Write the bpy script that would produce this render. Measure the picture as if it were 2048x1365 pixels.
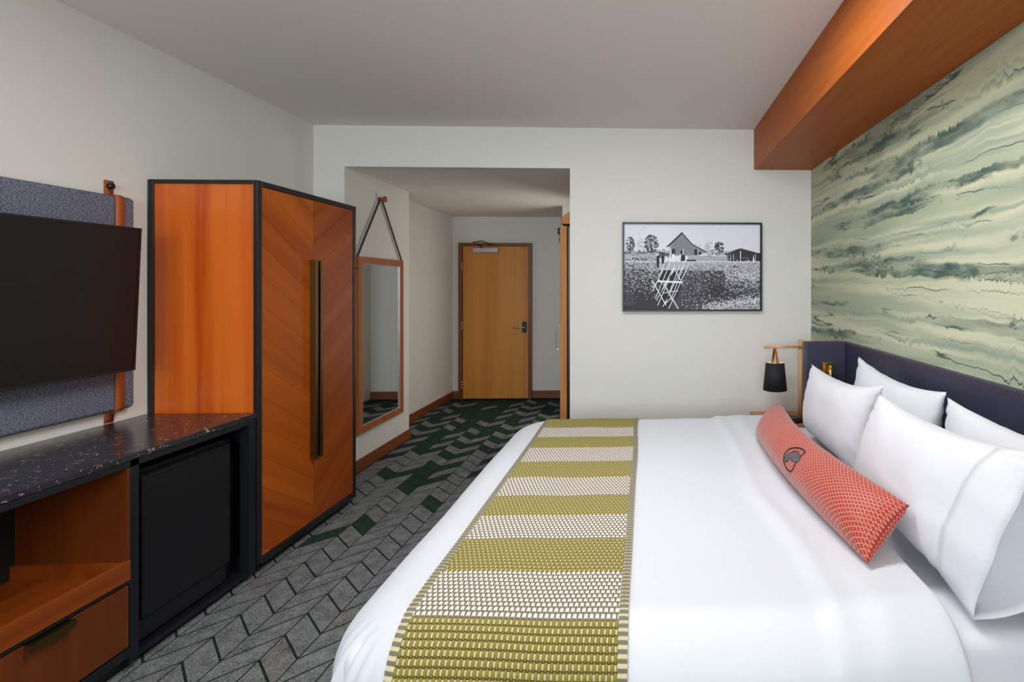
import bpy, bmesh, math, random
import numpy as np
from mathutils import Vector, Matrix, noise
for o in list(bpy.data.objects): bpy.data.objects.remove(o)
S=bpy.context.scene; C=S.collection
R=math.radians; PI=math.pi
random.seed(7)

# ------------------------------------------------------------------ camera, world, lights, exposure
cam=bpy.data.objects.new('camera',bpy.data.cameras.new('camera')); C.objects.link(cam)
cam.location=(0,0,1.575); cam.rotation_euler=(R(90),0,-math.atan(38/1040))
cam.data.sensor_width=36; cam.data.lens=1040/2048*36
cam.data.shift_x=-(1329-1024)/2048; cam.data.shift_y=-(682.5-572)/2048
cam.data.clip_start=.05
S.camera=cam
w=bpy.data.worlds.new('world'); S.world=w; w.use_nodes=True
bg=w.node_tree.nodes['Background']; bg.inputs[0].default_value=(.9,.95,1,1); bg.inputs[1].default_value=.35
S.view_settings.view_transform='Standard'; S.view_settings.look='None'
S.view_settings.gamma=1; S.view_settings.exposure=0.0
S.view_settings.use_curve_mapping=False
def area(name,loc,rot,sx,sy,power,col):
    l=bpy.data.lights.new(name,'AREA'); l.shape='RECTANGLE'; l.size=sx; l.size_y=sy; l.energy=power; l.color=col
    o=bpy.data.objects.new(name,l); C.objects.link(o); o.location=loc; o.rotation_euler=rot; return o
# daylight entering through the window behind the camera
area('window_daylight',(-.85,-3.57,1.9),(R(90),0,0),3.0,1.3,175,(.84,.92,1))
area('ceiling_bounce_fill',(.6,-1.2,1.9),(R(180),0,0),.5,.5,50,(1,.96,.92))  # added fill aimed upwards to brighten the ceiling, no fixture behind it
# ceiling lamp of the sleeping area (out of frame above the bed) and added fill for the hall
area('ceiling_lamp_light',(-.25,2.0,2.84),(0,0,0),1.5,.5,52,(.98,.985,1))
area('hall_fill_light',(-.45,5.95,1.5),(0,R(90),0),1.8,.6,14,(1,.95,.88))  # unseen lamp added to brighten the hall, set in the bathroom doorway

# ------------------------------------------------------------------ materials
def srgb(r,g,b):
    f=lambda c:(c/12.92 if c<=.04045 else ((c+.055)/1.055)**2.4)
    return (f(r/255),f(g/255),f(b/255),1)
def new_mat(name):
    m=bpy.data.materials.new(name); m.use_nodes=True
    nt=m.node_tree; b=nt.nodes['Principled BSDF']; return m,nt,b
def nd(nt,t,**k):
    n=nt.nodes.new(t)
    for a,v in k.items(): setattr(n,a,v)
    return n
def mat(name,col,rough=.5,metal=0,noise_amt=0,nscale=20,bump=0,bscale=200,spec=.5,coat=0,sheen=0):
    m,nt,b=new_mat(name)
    b.inputs['Roughness'].default_value=rough; b.inputs['Metallic'].default_value=metal
    b.inputs['Base Color'].default_value=col; b.inputs['Specular IOR Level'].default_value=spec
    b.inputs['Coat Weight'].default_value=coat; b.inputs['Sheen Weight'].default_value=sheen
    tc=nd(nt,'ShaderNodeTexCoord')
    if noise_amt:
        n=nd(nt,'ShaderNodeTexNoise'); n.inputs['Scale'].default_value=nscale; n.inputs['Detail'].default_value=4
        nt.links.new(tc.outputs['Object'],n.inputs['Vector'])
        mx=nd(nt,'ShaderNodeMix',data_type='RGBA')
        mx.inputs['A'].default_value=tuple(c*(1-noise_amt) for c in col[:3])+(1,)
        mx.inputs['B'].default_value=tuple(min(1,c*(1+noise_amt)) for c in col[:3])+(1,)
        nt.links.new(n.outputs['Fac'],mx.inputs['Factor']); nt.links.new(mx.outputs['Result'],b.inputs['Base Color'])
    if bump:
        n2=nd(nt,'ShaderNodeTexNoise'); n2.inputs['Scale'].default_value=bscale; n2.inputs['Detail'].default_value=3
        nt.links.new(tc.outputs['Object'],n2.inputs['Vector'])
        bp=nd(nt,'ShaderNodeBump'); bp.inputs['Strength'].default_value=bump; bp.inputs['Distance'].default_value=.004
        nt.links.new(n2.outputs['Fac'],bp.inputs['Height']); nt.links.new(bp.outputs['Normal'],b.inputs['Normal'])
    return m
def wood(name,c1,c2,axis='Z',scale=1,rough=.35,spec=.4,rot=0,fine=.25,rand=0,coat=0):
    """grain runs along axis; rot tilts the grain in the YZ plane"""
    m,nt,b=new_mat(name)
    tc=nd(nt,'ShaderNodeTexCoord'); mp=nd(nt,'ShaderNodeMapping')
    s={'X':(.35,9,9),'Y':(9,.35,9),'Z':(9,9,.35)}[axis]
    mr=nd(nt,'ShaderNodeMapping'); mr.inputs['Rotation'].default_value=(rot,0,0)
    nt.links.new(tc.outputs['Object'],mr.inputs['Vector']); nt.links.new(mr.outputs['Vector'],mp.inputs['Vector'])
    mp.inputs['Scale'].default_value=tuple(x*scale for x in s)
    n=nd(nt,'ShaderNodeTexNoise'); n.inputs['Scale'].default_value=1; n.inputs['Detail'].default_value=5; n.inputs['Distortion'].default_value=.3
    nt.links.new(mp.outputs['Vector'],n.inputs['Vector'])
    n2=nd(nt,'ShaderNodeTexNoise'); n2.inputs['Scale'].default_value=22; n2.inputs['Detail'].default_value=3
    nt.links.new(mp.outputs['Vector'],n2.inputs['Vector'])
    ma=nd(nt,'ShaderNodeMath',operation='MULTIPLY_ADD'); ma.inputs[1].default_value=fine; 
    nt.links.new(n2.outputs['Fac'],ma.inputs[0]); nt.links.new(n.outputs['Fac'],ma.inputs[2])
    cr=nd(nt,'ShaderNodeValToRGB'); e=cr.color_ramp.elements
    e[0].position=.38+fine*.5-.05; e[0].color=c1; e[1].position=.62+fine*.5; e[1].color=c2
    src=ma.outputs[0]
    if rand:
        oi=nd(nt,'ShaderNodeObjectInfo'); m2=nd(nt,'ShaderNodeMath',operation='MULTIPLY_ADD'); m2.inputs[1].default_value=rand; 
        nt.links.new(oi.outputs['Random'],m2.inputs[0]); nt.links.new(src,m2.inputs[2])
        m3=nd(nt,'ShaderNodeMath',operation='SUBTRACT'); m3.inputs[1].default_value=rand*.5; nt.links.new(m2.outputs[0],m3.inputs[0]); src=m3.outputs[0]
    nt.links.new(src,cr.inputs['Fac']); nt.links.new(cr.outputs['Color'],b.inputs['Base Color'])
    b.inputs['Roughness'].default_value=rough; b.inputs['Specular IOR Level'].default_value=spec; b.inputs['Coat Weight'].default_value=coat
    b.inputs['Coat Roughness'].default_value=.15
    return m
M={}
M['wall']=mat('wall_paint',srgb(221,220,214),.9,noise_amt=.015,nscale=3,bump=.08,bscale=400)
M['ceil']=mat('ceiling_paint',srgb(232,226,221),.95,bump=.05,bscale=300)
M['beam']=wood('beam_wood',srgb(158,78,14),srgb(172,90,24),'Y',6,.5,.3)
M['base']=wood('baseboard_wood',srgb(112,62,30),srgb(138,80,42),'Y',2,.4,.4)
M['baseX']=wood('baseboard_wood_across',srgb(112,66,40),srgb(136,84,54),'X',2,.4,.4)
M['doorwood']=wood('entrance_door_wood',srgb(190,122,48),srgb(206,140,62),'Z',1.1,.4,.4)
M['jamb']=wood('door_frame_wood',srgb(98,52,34),srgb(122,70,46),'Z',1.5,.35,.5)
M['barn']=wood('sliding_door_wood',srgb(170,108,52),srgb(196,134,72),'Z',3,.5,.3,fine=.5)
M['ward_side']=wood('wardrobe_side_wood',srgb(182,70,8),srgb(212,104,26),'Z',1.3,.3,.5,fine=.12,coat=.25)
M['veneerL']=wood('veneer_falling',srgb(144,62,4),srgb(174,86,12),'Y',.8,.4,.3,rot=R(32.6),fine=.1,rand=.12)
M['veneerR']=wood('veneer_rising',srgb(132,56,8),srgb(158,76,20),'Y',.8,.4,.3,rot=-R(32.6),fine=.1,rand=.12)
M['cred']=wood('credenza_wood',srgb(116,50,6),srgb(140,66,14),'Y',1.2,.4,.4,fine=.15)  # wood colour darkened to carry part of the cabinet's shade
M['credV']=wood('credenza_wood_upright_shaded',srgb(88,38,5),srgb(108,50,10),'Z',1.2,.4,.4,fine=.15)  # darker copy with shade put into the colour, for drawers and bay sides
M['mirframe']=wood('mirror_frame_wood',srgb(150,84,44),srgb(178,104,58),'Z',1.2,.4,.4,fine=.15)
M['night']=wood('nightstand_wood',srgb(176,100,60),srgb(204,124,78),'X',1.2,.4,.4,fine=.15)
M['ash']=wood('lamp_wood',srgb(196,142,100),srgb(222,172,128),'Z',2,.5,.3,fine=.15)
M['black']=mat('black_frame',srgb(19,21,26),.38,bump=.03,bscale=300)
M['blackflat']=mat('black_appliance',srgb(15,17,21),.35)
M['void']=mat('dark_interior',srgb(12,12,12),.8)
M['tvbody']=mat('tv_casing',srgb(16,16,18),.3)
M['screen']=mat('tv_screen',srgb(12,13,14),.42,spec=.4)
M['chrome']=mat('brushed_steel',srgb(200,200,205),.28,1)
M['closer']=mat('door_closer_aluminium',srgb(185,183,188),.35,.6)
M['brass']=mat('brass',srgb(190,150,80),.28,1)
M['brassdark']=mat('aged_brass',srgb(112,94,58),.34,1,noise_amt=.1)
M['mirror']=mat('mirror_glass',srgb(235,238,236),.015,1)
M['leather']=mat('tan_leather',srgb(160,82,34),.5,bump=.15,bscale=500,noise_amt=.06,nscale=30)
M['strapdark']=mat('dark_leather',srgb(52,34,24),.6,bump=.1)
M['peg']=mat('leather_peg',srgb(150,74,48),.5,noise_amt=.1)
M['navy']=mat('navy_leather',srgb(48,50,70),.42,noise_amt=.08,nscale=10,bump=.12,bscale=350)
M['redthread']=mat('red_thread',srgb(110,38,48),.7)
M['blackshade']=mat('lamp_shade_black',srgb(22,23,26),.75)
M['shadein']=mat('lamp_shade_lining',srgb(245,240,225),.6)
M['linen']=mat('white_linen',srgb(208,210,217),.75,sheen=.15)
M['duvet']=mat('white_duvet_sateen',srgb(201,205,212),.55,sheen=.2)
M['pillow']=mat('white_pillow_cotton',srgb(212,214,220),.7,sheen=.15)
M['carpetlight']=None
# speckled carpet
def carpet(name,a,b_,line=False):
    m,nt,b=new_mat(name); tc=nd(nt,'ShaderNodeTexCoord')
    n=nd(nt,'ShaderNodeTexNoise'); n.inputs['Scale'].default_value=260; n.inputs['Detail'].default_value=2
    n3=nd(nt,'ShaderNodeTexNoise'); n3.inputs['Scale'].default_value=14; n3.inputs['Detail'].default_value=3
    nt.links.new(tc.outputs['Object'],n.inputs['Vector']); nt.links.new(tc.outputs['Object'],n3.inputs['Vector'])
    ad=nd(nt,'ShaderNodeMath',operation='MULTIPLY_ADD'); ad.inputs[1].default_value=.35; nt.links.new(n3.outputs['Fac'],ad.inputs[0]); nt.links.new(n.outputs['Fac'],ad.inputs[2])
    cr=nd(nt,'ShaderNodeValToRGB'); e=cr.color_ramp.elements; e[0].position=.5; e[0].color=a; e[1].position=.86; e[1].color=b_
    nt.links.new(ad.outputs[0],cr.inputs['Fac']); nt.links.new(cr.outputs['Color'],b.inputs['Base Color'])
    bp=nd(nt,'ShaderNodeBump'); bp.inputs['Strength'].default_value=.6; bp.inputs['Distance'].default_value=.004
    nt.links.new(n.outputs['Fac'],bp.inputs['Height']); nt.links.new(bp.outputs['Normal'],b.inputs['Normal'])
    b.inputs['Roughness'].default_value=.95; b.inputs['Specular IOR Level'].default_value=.1
    return m
M['carpetlight']=carpet('carpet_grey',srgb(62,64,66),srgb(142,145,145))
M['carpetwarm']=carpet('carpet_warm_grey',srgb(64,63,63),srgb(142,139,137))
M['carpetdark']=carpet('carpet_dark_green',srgb(22,38,32),srgb(52,74,62))
M['carpetline']=carpet('carpet_line',srgb(16,28,24),srgb(40,56,50))
# felt
def felt():
    m,nt,b=new_mat('grey_blue_felt'); tc=nd(nt,'ShaderNodeTexCoord')
    mp=nd(nt,'ShaderNodeMapping'); mp.inputs['Scale'].default_value=(260,110,260)
    nt.links.new(tc.outputs['Object'],mp.inputs['Vector'])
    n=nd(nt,'ShaderNodeTexNoise'); n.inputs['Scale'].default_value=1; n.inputs['Detail'].default_value=4; nt.links.new(mp.outputs['Vector'],n.inputs['Vector'])
    cr=nd(nt,'ShaderNodeValToRGB'); e=cr.color_ramp.elements; e[0].position=.35; e[0].color=srgb(70,74,90); e[1].position=.68; e[1].color=srgb(138,142,158)
    nt.links.new(n.outputs['Fac'],cr.inputs['Fac']); nt.links.new(cr.outputs['Color'],b.inputs['Base Color'])
    bp=nd(nt,'ShaderNodeBump'); bp.inputs['Strength'].default_value=.4; bp.inputs['Distance'].default_value=.002
    nt.links.new(n.outputs['Fac'],bp.inputs['Height']); nt.links.new(bp.outputs['Normal'],b.inputs['Normal'])
    b.inputs['Roughness'].default_value=.95; b.inputs['Specular IOR Level'].default_value=.1; return m
M['felt']=felt()
# black stone with pale flecks and short veins
def stone():
    m,nt,b=new_mat('black_flecked_stone'); tc=nd(nt,'ShaderNodeTexCoord')
    wn=nd(nt,'ShaderNodeTexNoise'); wn.inputs['Scale'].default_value=14; wn.inputs['Detail'].default_value=3
    nt.links.new(tc.outputs['Object'],wn.inputs['Vector'])
    sc=nd(nt,'ShaderNodeVectorMath',operation='SCALE'); sc.inputs['Scale'].default_value=.09; nt.links.new(wn.outputs['Color'],sc.inputs[0])
    ad=nd(nt,'ShaderNodeVectorMath',operation='ADD'); nt.links.new(tc.outputs['Object'],ad.inputs[0]); nt.links.new(sc.outputs[0],ad.inputs[1])
    v=nd(nt,'ShaderNodeTexVoronoi',feature='DISTANCE_TO_EDGE'); v.inputs['Scale'].default_value=34; nt.links.new(ad.outputs[0],v.inputs['Vector'])
    lt=nd(nt,'ShaderNodeMath',operation='LESS_THAN'); lt.inputs[1].default_value=.024; nt.links.new(v.outputs['Distance'],lt.inputs[0])
    mk=nd(nt,'ShaderNodeTexNoise'); mk.inputs['Scale'].default_value=38; mk.inputs['Detail'].default_value=2; nt.links.new(tc.outputs['Object'],mk.inputs['Vector'])
    gt=nd(nt,'ShaderNodeMath',operation='GREATER_THAN'); gt.inputs[1].default_value=.6; nt.links.new(mk.outputs['Fac'],gt.inputs[0])
    mu=nd(nt,'ShaderNodeMath',operation='MULTIPLY'); nt.links.new(lt.outputs[0],mu.inputs[0]); nt.links.new(gt.outputs[0],mu.inputs[1])
    cl=nd(nt,'ShaderNodeTexNoise'); cl.inputs['Scale'].default_value=9; nt.links.new(tc.outputs['Object'],cl.inputs['Vector'])
    mx0=nd(nt,'ShaderNodeMix',data_type='RGBA'); mx0.inputs['A'].default_value=srgb(30,29,34); mx0.inputs['B'].default_value=srgb(52,49,55); nt.links.new(cl.outputs['Fac'],mx0.inputs['Factor'])
    mx=nd(nt,'ShaderNodeMix',data_type='RGBA'); mx.inputs['B'].default_value=srgb(190,180,175)
    nt.links.new(mu.outputs[0],mx.inputs['Factor']); nt.links.new(mx0.outputs['Result'],mx.inputs['A']); nt.links.new(mx.outputs['Result'],b.inputs['Base Color'])
    b.inputs['Roughness'].default_value=.22; return m
M['stone']=stone()
# wallpaper: watercolour strata
def wallpaper():
    m,nt,b=new_mat('watercolour_wallpaper'); L=nt.links
    tc=nd(nt,'ShaderNodeTexCoord'); sx=nd(nt,'ShaderNodeSeparateXYZ'); L.new(tc.outputs['Object'],sx.inputs[0])
    def N(ys,zs,off,detail=3,scale=1.0,rough=.5,zin=None,dist=0):
        cm=nd(nt,'ShaderNodeCombineXYZ'); 
        a=nd(nt,'ShaderNodeMath',operation='MULTIPLY_ADD'); a.inputs[1].default_value=ys; a.inputs[2].default_value=off; L.new(sx.outputs['Y'],a.inputs[0]); L.new(a.outputs[0],cm.inputs[0])
        c=nd(nt,'ShaderNodeMath',operation='MULTIPLY'); c.inputs[1].default_value=zs; L.new(zin or sx.outputs['Z'],c.inputs[0]); L.new(c.outputs[0],cm.inputs[1])
        n=nd(nt,'ShaderNodeTexNoise'); n.inputs['Scale'].default_value=scale; n.inputs['Detail'].default_value=detail; n.inputs['Roughness'].default_value=rough; n.inputs['Distortion'].default_value=dist
        L.new(cm.outputs[0],n.inputs['Vector']); return n.outputs['Fac']
    def op(o,a,b_=None,c=None,clamp=False):
        n=nd(nt,'ShaderNodeMath',operation=o); n.use_clamp=clamp
        for i,x in enumerate((a,b_,c)):
            if x is None: continue
            if isinstance(x,(int,float)): n.inputs[i].default_value=x
            else: L.new(x,n.inputs[i])
        return n.outputs[0]
    def mr(x,a,b_,c=0,d=1):
        n=nd(nt,'ShaderNodeMapRange'); n.interpolation_type='SMOOTHSTEP'
        L.new(x,n.inputs[0]); n.inputs[1].default_value=a; n.inputs[2].default_value=b_; n.inputs[3].default_value=c; n.inputs[4].default_value=d
        return n.outputs[0]
    z=sx.outputs['Z']
    wob=op('MULTIPLY_ADD',op('SUBTRACT',N(1.3,1.2,3,4),.5),.10,z)
    wob=op('MULTIPLY_ADD',op('SUBTRACT',N(6,2,9,4,rough=.6),.5),.05,wob)
    bleedn=op('MULTIPLY',op('SUBTRACT',N(34,2.2,21,3),.5),op('MULTIPLY',mr(N(1.8,7,33,2),.45,.65),.13))
    wob2=op('ADD',wob,bleedn)
    soft=N(.38,10,1,3.5,zin=wob)                       # broad pale bands
    dark=N(.5,9.5,50,3,zin=wob2,rough=.5)          # ink strata
    med=N(.7,19,77,4,zin=wob2)
    line=N(.4,8,90,1.5,zin=wob2)
    patch=N(1.6,4,13,2)
    def mixc(f,a,b_):
        n=nd(nt,'ShaderNodeMix',data_type='RGBA'); L.new(f,n.inputs['Factor'])
        for k,x in (('A',a),('B',b_)):
            if isinstance(x,tuple): n.inputs[k].default_value=x
            else: L.new(x,n.inputs[k])
        return n.outputs['Result']
    c=mixc(mr(soft,.40,.62),srgb(198,200,172),srgb(158,168,146))
    c=mixc(mr(N(.7,4,5,2),.5,.7,0,.6),c,srgb(196,198,160))
    c=mixc(mr(med,.52,.68,0,.7),c,srgb(134,150,134))
    dk=mr(dark,.53,.63); mott=mr(N(3.2,14,64,4,rough=.6),.36,.62,.45,1)
    c=mixc(op('MULTIPLY',op('MULTIPLY',dk,mott),mr(patch,.36,.56,.4,1)),c,srgb(76,97,88))
    rim=op('SUBTRACT',1,mr(op('ABSOLUTE',op('SUBTRACT',dark,.565)),.002,.012))
    c=mixc(op('MULTIPLY',rim,mr(N(3.5,4,71,3),.46,.58,0,.75)),c,srgb(58,78,72))
    ln=op('SUBTRACT',1,mr(op('ABSOLUTE',op('SUBTRACT',line,.52)),.002,.013))
    c=mixc(op('MULTIPLY',ln,mr(N(2.5,3,61,3),.44,.58,0,.9)),c,srgb(64,84,76))
    blot=op('MULTIPLY',mr(N(7,12,40,4,rough=.6,dist=.6),.60,.68),mr(dark,.46,.58))
    c=mixc(op('MULTIPLY',blot,.75),c,srgb(70,88,84))
    L.new(c,b.inputs['Base Color']); b.inputs['Roughness'].default_value=.8; b.inputs['Specular IOR Level'].default_value=.25
    return m
M['paper']=wallpaper()
def lattice():
    """red bolster cloth: diamond lattice of pale dashes, driven by the UV map (metres)"""
    m,nt,b=new_mat('red_lattice_cloth'); L=nt.links
    tc=nd(nt,'ShaderNodeTexCoord'); sx=nd(nt,'ShaderNodeSeparateXYZ'); L.new(tc.outputs['UV'],sx.inputs[0])
    def op(o,a,b_=None,c=None):
        n=nd(nt,'ShaderNodeMath',operation=o)
        for i,x in enumerate((a,b_,c)):
            if x is None: continue
            if isinstance(x,(int,float)): n.inputs[i].default_value=x
            else: L.new(x,n.inputs[i])
        return n.outputs[0]
    P=.0235
    a=op('DIVIDE',op('ADD',sx.outputs[0],sx.outputs[1]),P); c=op('DIVIDE',op('SUBTRACT',sx.outputs[0],sx.outputs[1]),P)
    fa=op('ABSOLUTE',op('SUBTRACT',op('FRACT',a),.5)); fc=op('ABSOLUTE',op('SUBTRACT',op('FRACT',c),.5))
    la=op('GREATER_THAN',fa,.446); lc=op('GREATER_THAN',fc,.446)
    la=op('MULTIPLY',la,op('LESS_THAN',fc,.40)); lc=op('MULTIPLY',lc,op('LESS_THAN',fa,.40))
    ln=op('MAXIMUM',la,lc)
    mx=nd(nt,'ShaderNodeMix',data_type='RGBA'); mx.inputs['A'].default_value=srgb(148,32,18); mx.inputs['B'].default_value=srgb(230,168,142)
    L.new(ln,mx.inputs['Factor']); L.new(mx.outputs['Result'],b.inputs['Base Color'])
    b.inputs['Roughness'].default_value=.6; b.inputs['Sheen Weight'].default_value=.2; return m
M['lattice']=lattice()
M['embroid']=mat('grey_embroidery',srgb(84,80,88),.6,noise_amt=.4,nscale=180)
M['embroidblack']=mat('black_embroidery',srgb(22,26,36),.6)
M['creamyarn']=mat('cream_yarn',srgb(216,204,196),.85,noise_amt=.05,nscale=200,sheen=.2)
M['greyyarn']=mat('grey_green_yarn',srgb(112,107,92),.9)
M['oliveyarn']=mat('olive_yarn',srgb(124,116,36),.85,noise_amt=.12,nscale=150,sheen=.2)
M['brownyarn']=mat('dark_olive_yarn',srgb(78,64,18),.9)
M['paleyarn']=mat('pale_yarn',srgb(186,176,140),.85)

# ------------------------------------------------------------------ helpers
def finish(name,bm,m,parent=None,smooth=False,loc=None):
    me=bpy.data.meshes.new(name)
    bmesh.ops.recalc_face_normals(bm,faces=bm.faces)
    bm.to_mesh(me); bm.free()
    for x in (m if isinstance(m,(list,tuple)) else [m]): me.materials.append(x)
    if smooth:
        for p in me.polygons: p.use_smooth=True
    o=bpy.data.objects.new(name,me); C.objects.link(o)
    if parent: o.parent=parent
    if loc: o.location=loc
    return o
def addbox(bm,x0,x1,y0,y1,z0,z1,bev=0,seg=1,mi=0):
    r=bmesh.ops.create_cube(bm,size=1); vs=r['verts']
    for v in vs: v.co=Vector(((x0+x1)/2+v.co.x*(x1-x0),(y0+y1)/2+v.co.y*(y1-y0),(z0+z1)/2+v.co.z*(z1-z0)))
    fs=set(f for v in vs for f in v.link_faces)
    for f in fs: f.material_index=mi
    if bev:
        es=set(e for v in vs for e in v.link_edges)
        bmesh.ops.bevel(bm,geom=list(es),offset=bev,segments=seg,affect='EDGES',profile=.5)
def box(name,b,m,parent=None,bev=0,seg=1,smooth=False):
    """world-space box; when the parent has a location the vertices are made relative to it"""
    bm=bmesh.new(); o=wloc(parent)
    addbox(bm,b[0]-o[0],b[1]-o[0],b[2]-o[1],b[3]-o[1],b[4]-o[2],b[5]-o[2],bev,seg)
    return finish(name,bm,m,parent,smooth)
def boxes(name,bs,m,parent=None,bev=0):
    bm=bmesh.new(); o=wloc(parent)
    for b in bs: addbox(bm,b[0]-o[0],b[1]-o[0],b[2]-o[1],b[3]-o[1],b[4]-o[2],b[5]-o[2],bev)
    return finish(name,bm,m,parent)
def wloc(p):
    v=Vector((0,0,0))
    while p is not None: v+=p.location; p=p.parent
    return v
def cyl(name,p0,p1,r0,r1,m,parent=None,seg=24,caps=True):
    bm=bmesh.new(); o=wloc(parent); addcyl(bm,Vector(p0)-o,Vector(p1)-o,r0,r1,seg,caps); return finish(name,bm,m,parent,True)
def addcyl(bm,p0,p1,r0,r1,seg=24,caps=True):
    p0=Vector(p0);p1=Vector(p1); d=p1-p0
    mt=Matrix.Translation((p0+p1)/2) @ d.to_track_quat('Z','Y').to_matrix().to_4x4()
    bmesh.ops.create_cone(bm,cap_ends=caps,segments=seg,radius1=r0,radius2=r1,depth=d.length,matrix=mt)
def tube(name,pts,r,m,parent=None,seg=8,closed=False):
    bm=bmesh.new(); o=wloc(parent); addtube(bm,[Vector(p)-o for p in pts],r,seg); return finish(name,bm,m,parent,True)
def addtube(bm,pts,r,seg=8):
    rings=[]; prev=None
    for i,p in enumerate(pts):
        t=(pts[min(i+1,len(pts)-1)]-pts[max(i-1,0)]).normalized()
        a=prev if prev else (Vector((0,0,1)) if abs(t.z)<.9 else Vector((1,0,0)))
        n=(a-t*a.dot(t)).normalized(); prev=n; b=t.cross(n)
        rings.append([bm.verts.new(p+(n*math.cos(2*PI*k/seg)+b*math.sin(2*PI*k/seg))*r) for k in range(seg)])
    for a,b in zip(rings,rings[1:]):
        for k in range(seg): bm.faces.new((a[k],a[(k+1)%seg],b[(k+1)%seg],b[k]))
    bm.faces.new(rings[0]); bm.faces.new(rings[-1][::-1])
def prism(name,poly,axis,a0,a1,m,parent=None,bev=0):
    """poly: 2D points in the plane normal to axis ('X': (y,z), 'Y': (x,z), 'Z': (x,y))"""
    bm=bmesh.new(); o=wloc(parent)
    def P(p,a):
        v={'X':(a,p[0],p[1]),'Y':(p[0],a,p[1]),'Z':(p[0],p[1],a)}[axis]; return Vector(v)-o
    A=[bm.verts.new(P(p,a0)) for p in poly]; B=[bm.verts.new(P(p,a1)) for p in poly]; n=len(poly)
    bm.faces.new(A); bm.faces.new(B[::-1])
    for i in range(n): bm.faces.new((A[i],A[(i+1)%n],B[(i+1)%n],B[i]))
    if bev: bmesh.ops.bevel(bm,geom=[e for e in bm.edges],offset=bev,segments=1,affect='EDGES')
    return finish(name,bm,m,parent)
def thing(name,label,cat,loc,group=None):
    o=bpy.data.objects.new(name,None); C.objects.link(o); o.location=loc; o.empty_display_size=.05
    o['label']=label; o['category']=cat
    if group: o['group']=group
    return o
def tag(o,label,cat=None,group=None,kind=None):
    o['label']=label
    if cat: o['category']=cat
    if group: o['group']=group
    if kind: o['kind']=kind
    return o
def struct(o,label=None):
    o['kind']='structure'
    if label: o['label']=label
    return o

# ------------------------------------------------------------------ the room shell
XL,XR=-2.675,1.381; YW=4.293; ZC=2.873; ZH=2.54; YN=-3.6; YD=7.36; XO0,XO1=-2.43,-.62; HL=-2.69; YM=5.44
T=.12
struct(box('wall_left',(XL-T,XL,YN,YW,0,ZC),M['wall']),'warm grey painted wall behind the television and wardrobe')
struct(box('wall_right',(XR,XR+T,YN,YW+T,0,ZC),M['paper']),'green watercolour papered wall behind the headboard')
bm=bmesh.new()
addbox(bm,XO1,XR,YW,YW+T,0,ZC)
addbox(bm,XL-T,XO1,YW,YW+T,ZH,ZC)
struct(finish('wall_far',bm,M['wall']),'painted wall with the framed photograph and the opening to the entry hall')
struct(box('wall_mirror',(XL-T,XO0,YW,YM,0,ZH),M['wall']),'short thicker wall carrying the hanging mirror')
struct(box('wall_hall_left',(HL-T,HL,YM,YD,0,ZH),M['wall']))
struct(box('wall_entrance',(HL-T,-.3,YD,YD+T,0,ZH),M['wall']),'wall around the entrance door')
struct(boxes('wall_hall_right',[(XO1,XO1+T,YW+T,5.62,0,ZH),(XO1,XO1+T,6.28,6.4,0,ZH),(XO1,XO1+T,5.62,6.28,2.1,ZH),(-.38,-.3,5.5,6.4,0,ZH),(-1.0,-.5,6.3,YD,0,ZH)],M['wall']))
struct(boxes('wall_near',[(XL-T,-2.4,YN-T,YN,0,ZC),(.7,XR+T,YN-T,YN,0,ZC),(-2.4,.7,YN-T,YN,0,1.2),(-2.4,.7,YN-T,YN,2.6,ZC)],M['wall']),'wall with the wide window, behind the viewer')
wf=struct(boxes('window_1',[(-2.4,-2.34,YN-.08,YN-.02,1.2,2.6),(.64,.7,YN-.08,YN-.02,1.2,2.6),(-2.34,.64,YN-.08,YN-.02,1.2,1.26),(-2.34,.64,YN-.08,YN-.02,2.54,2.6),(-.88,-.82,YN-.08,YN-.02,1.26,2.54)],M['black']),'dark framed window behind the viewer')
struct(box('ceiling',(XL-T,XR+T,YN-T,YW+T,ZC,ZC+.1),M['ceil']),'plain grey ceiling of the sleeping area')
struct(box('ceiling_hall',(HL-T,XO1+T,YW+T,YD+T,ZH,ZH+.1),M['ceil']),'lower ceiling of the entry hall')
bmw=struct(box('trim_1',(.902,XR,YN,YW,ZH,ZC),M['beam']),'wide orange wooden beam boxed along the top of the papered wall')
box('end_face',(.9005,.9025,YN,YW,ZH-.001,ZC),M['beam'],bmw).name='face_panel'
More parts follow.
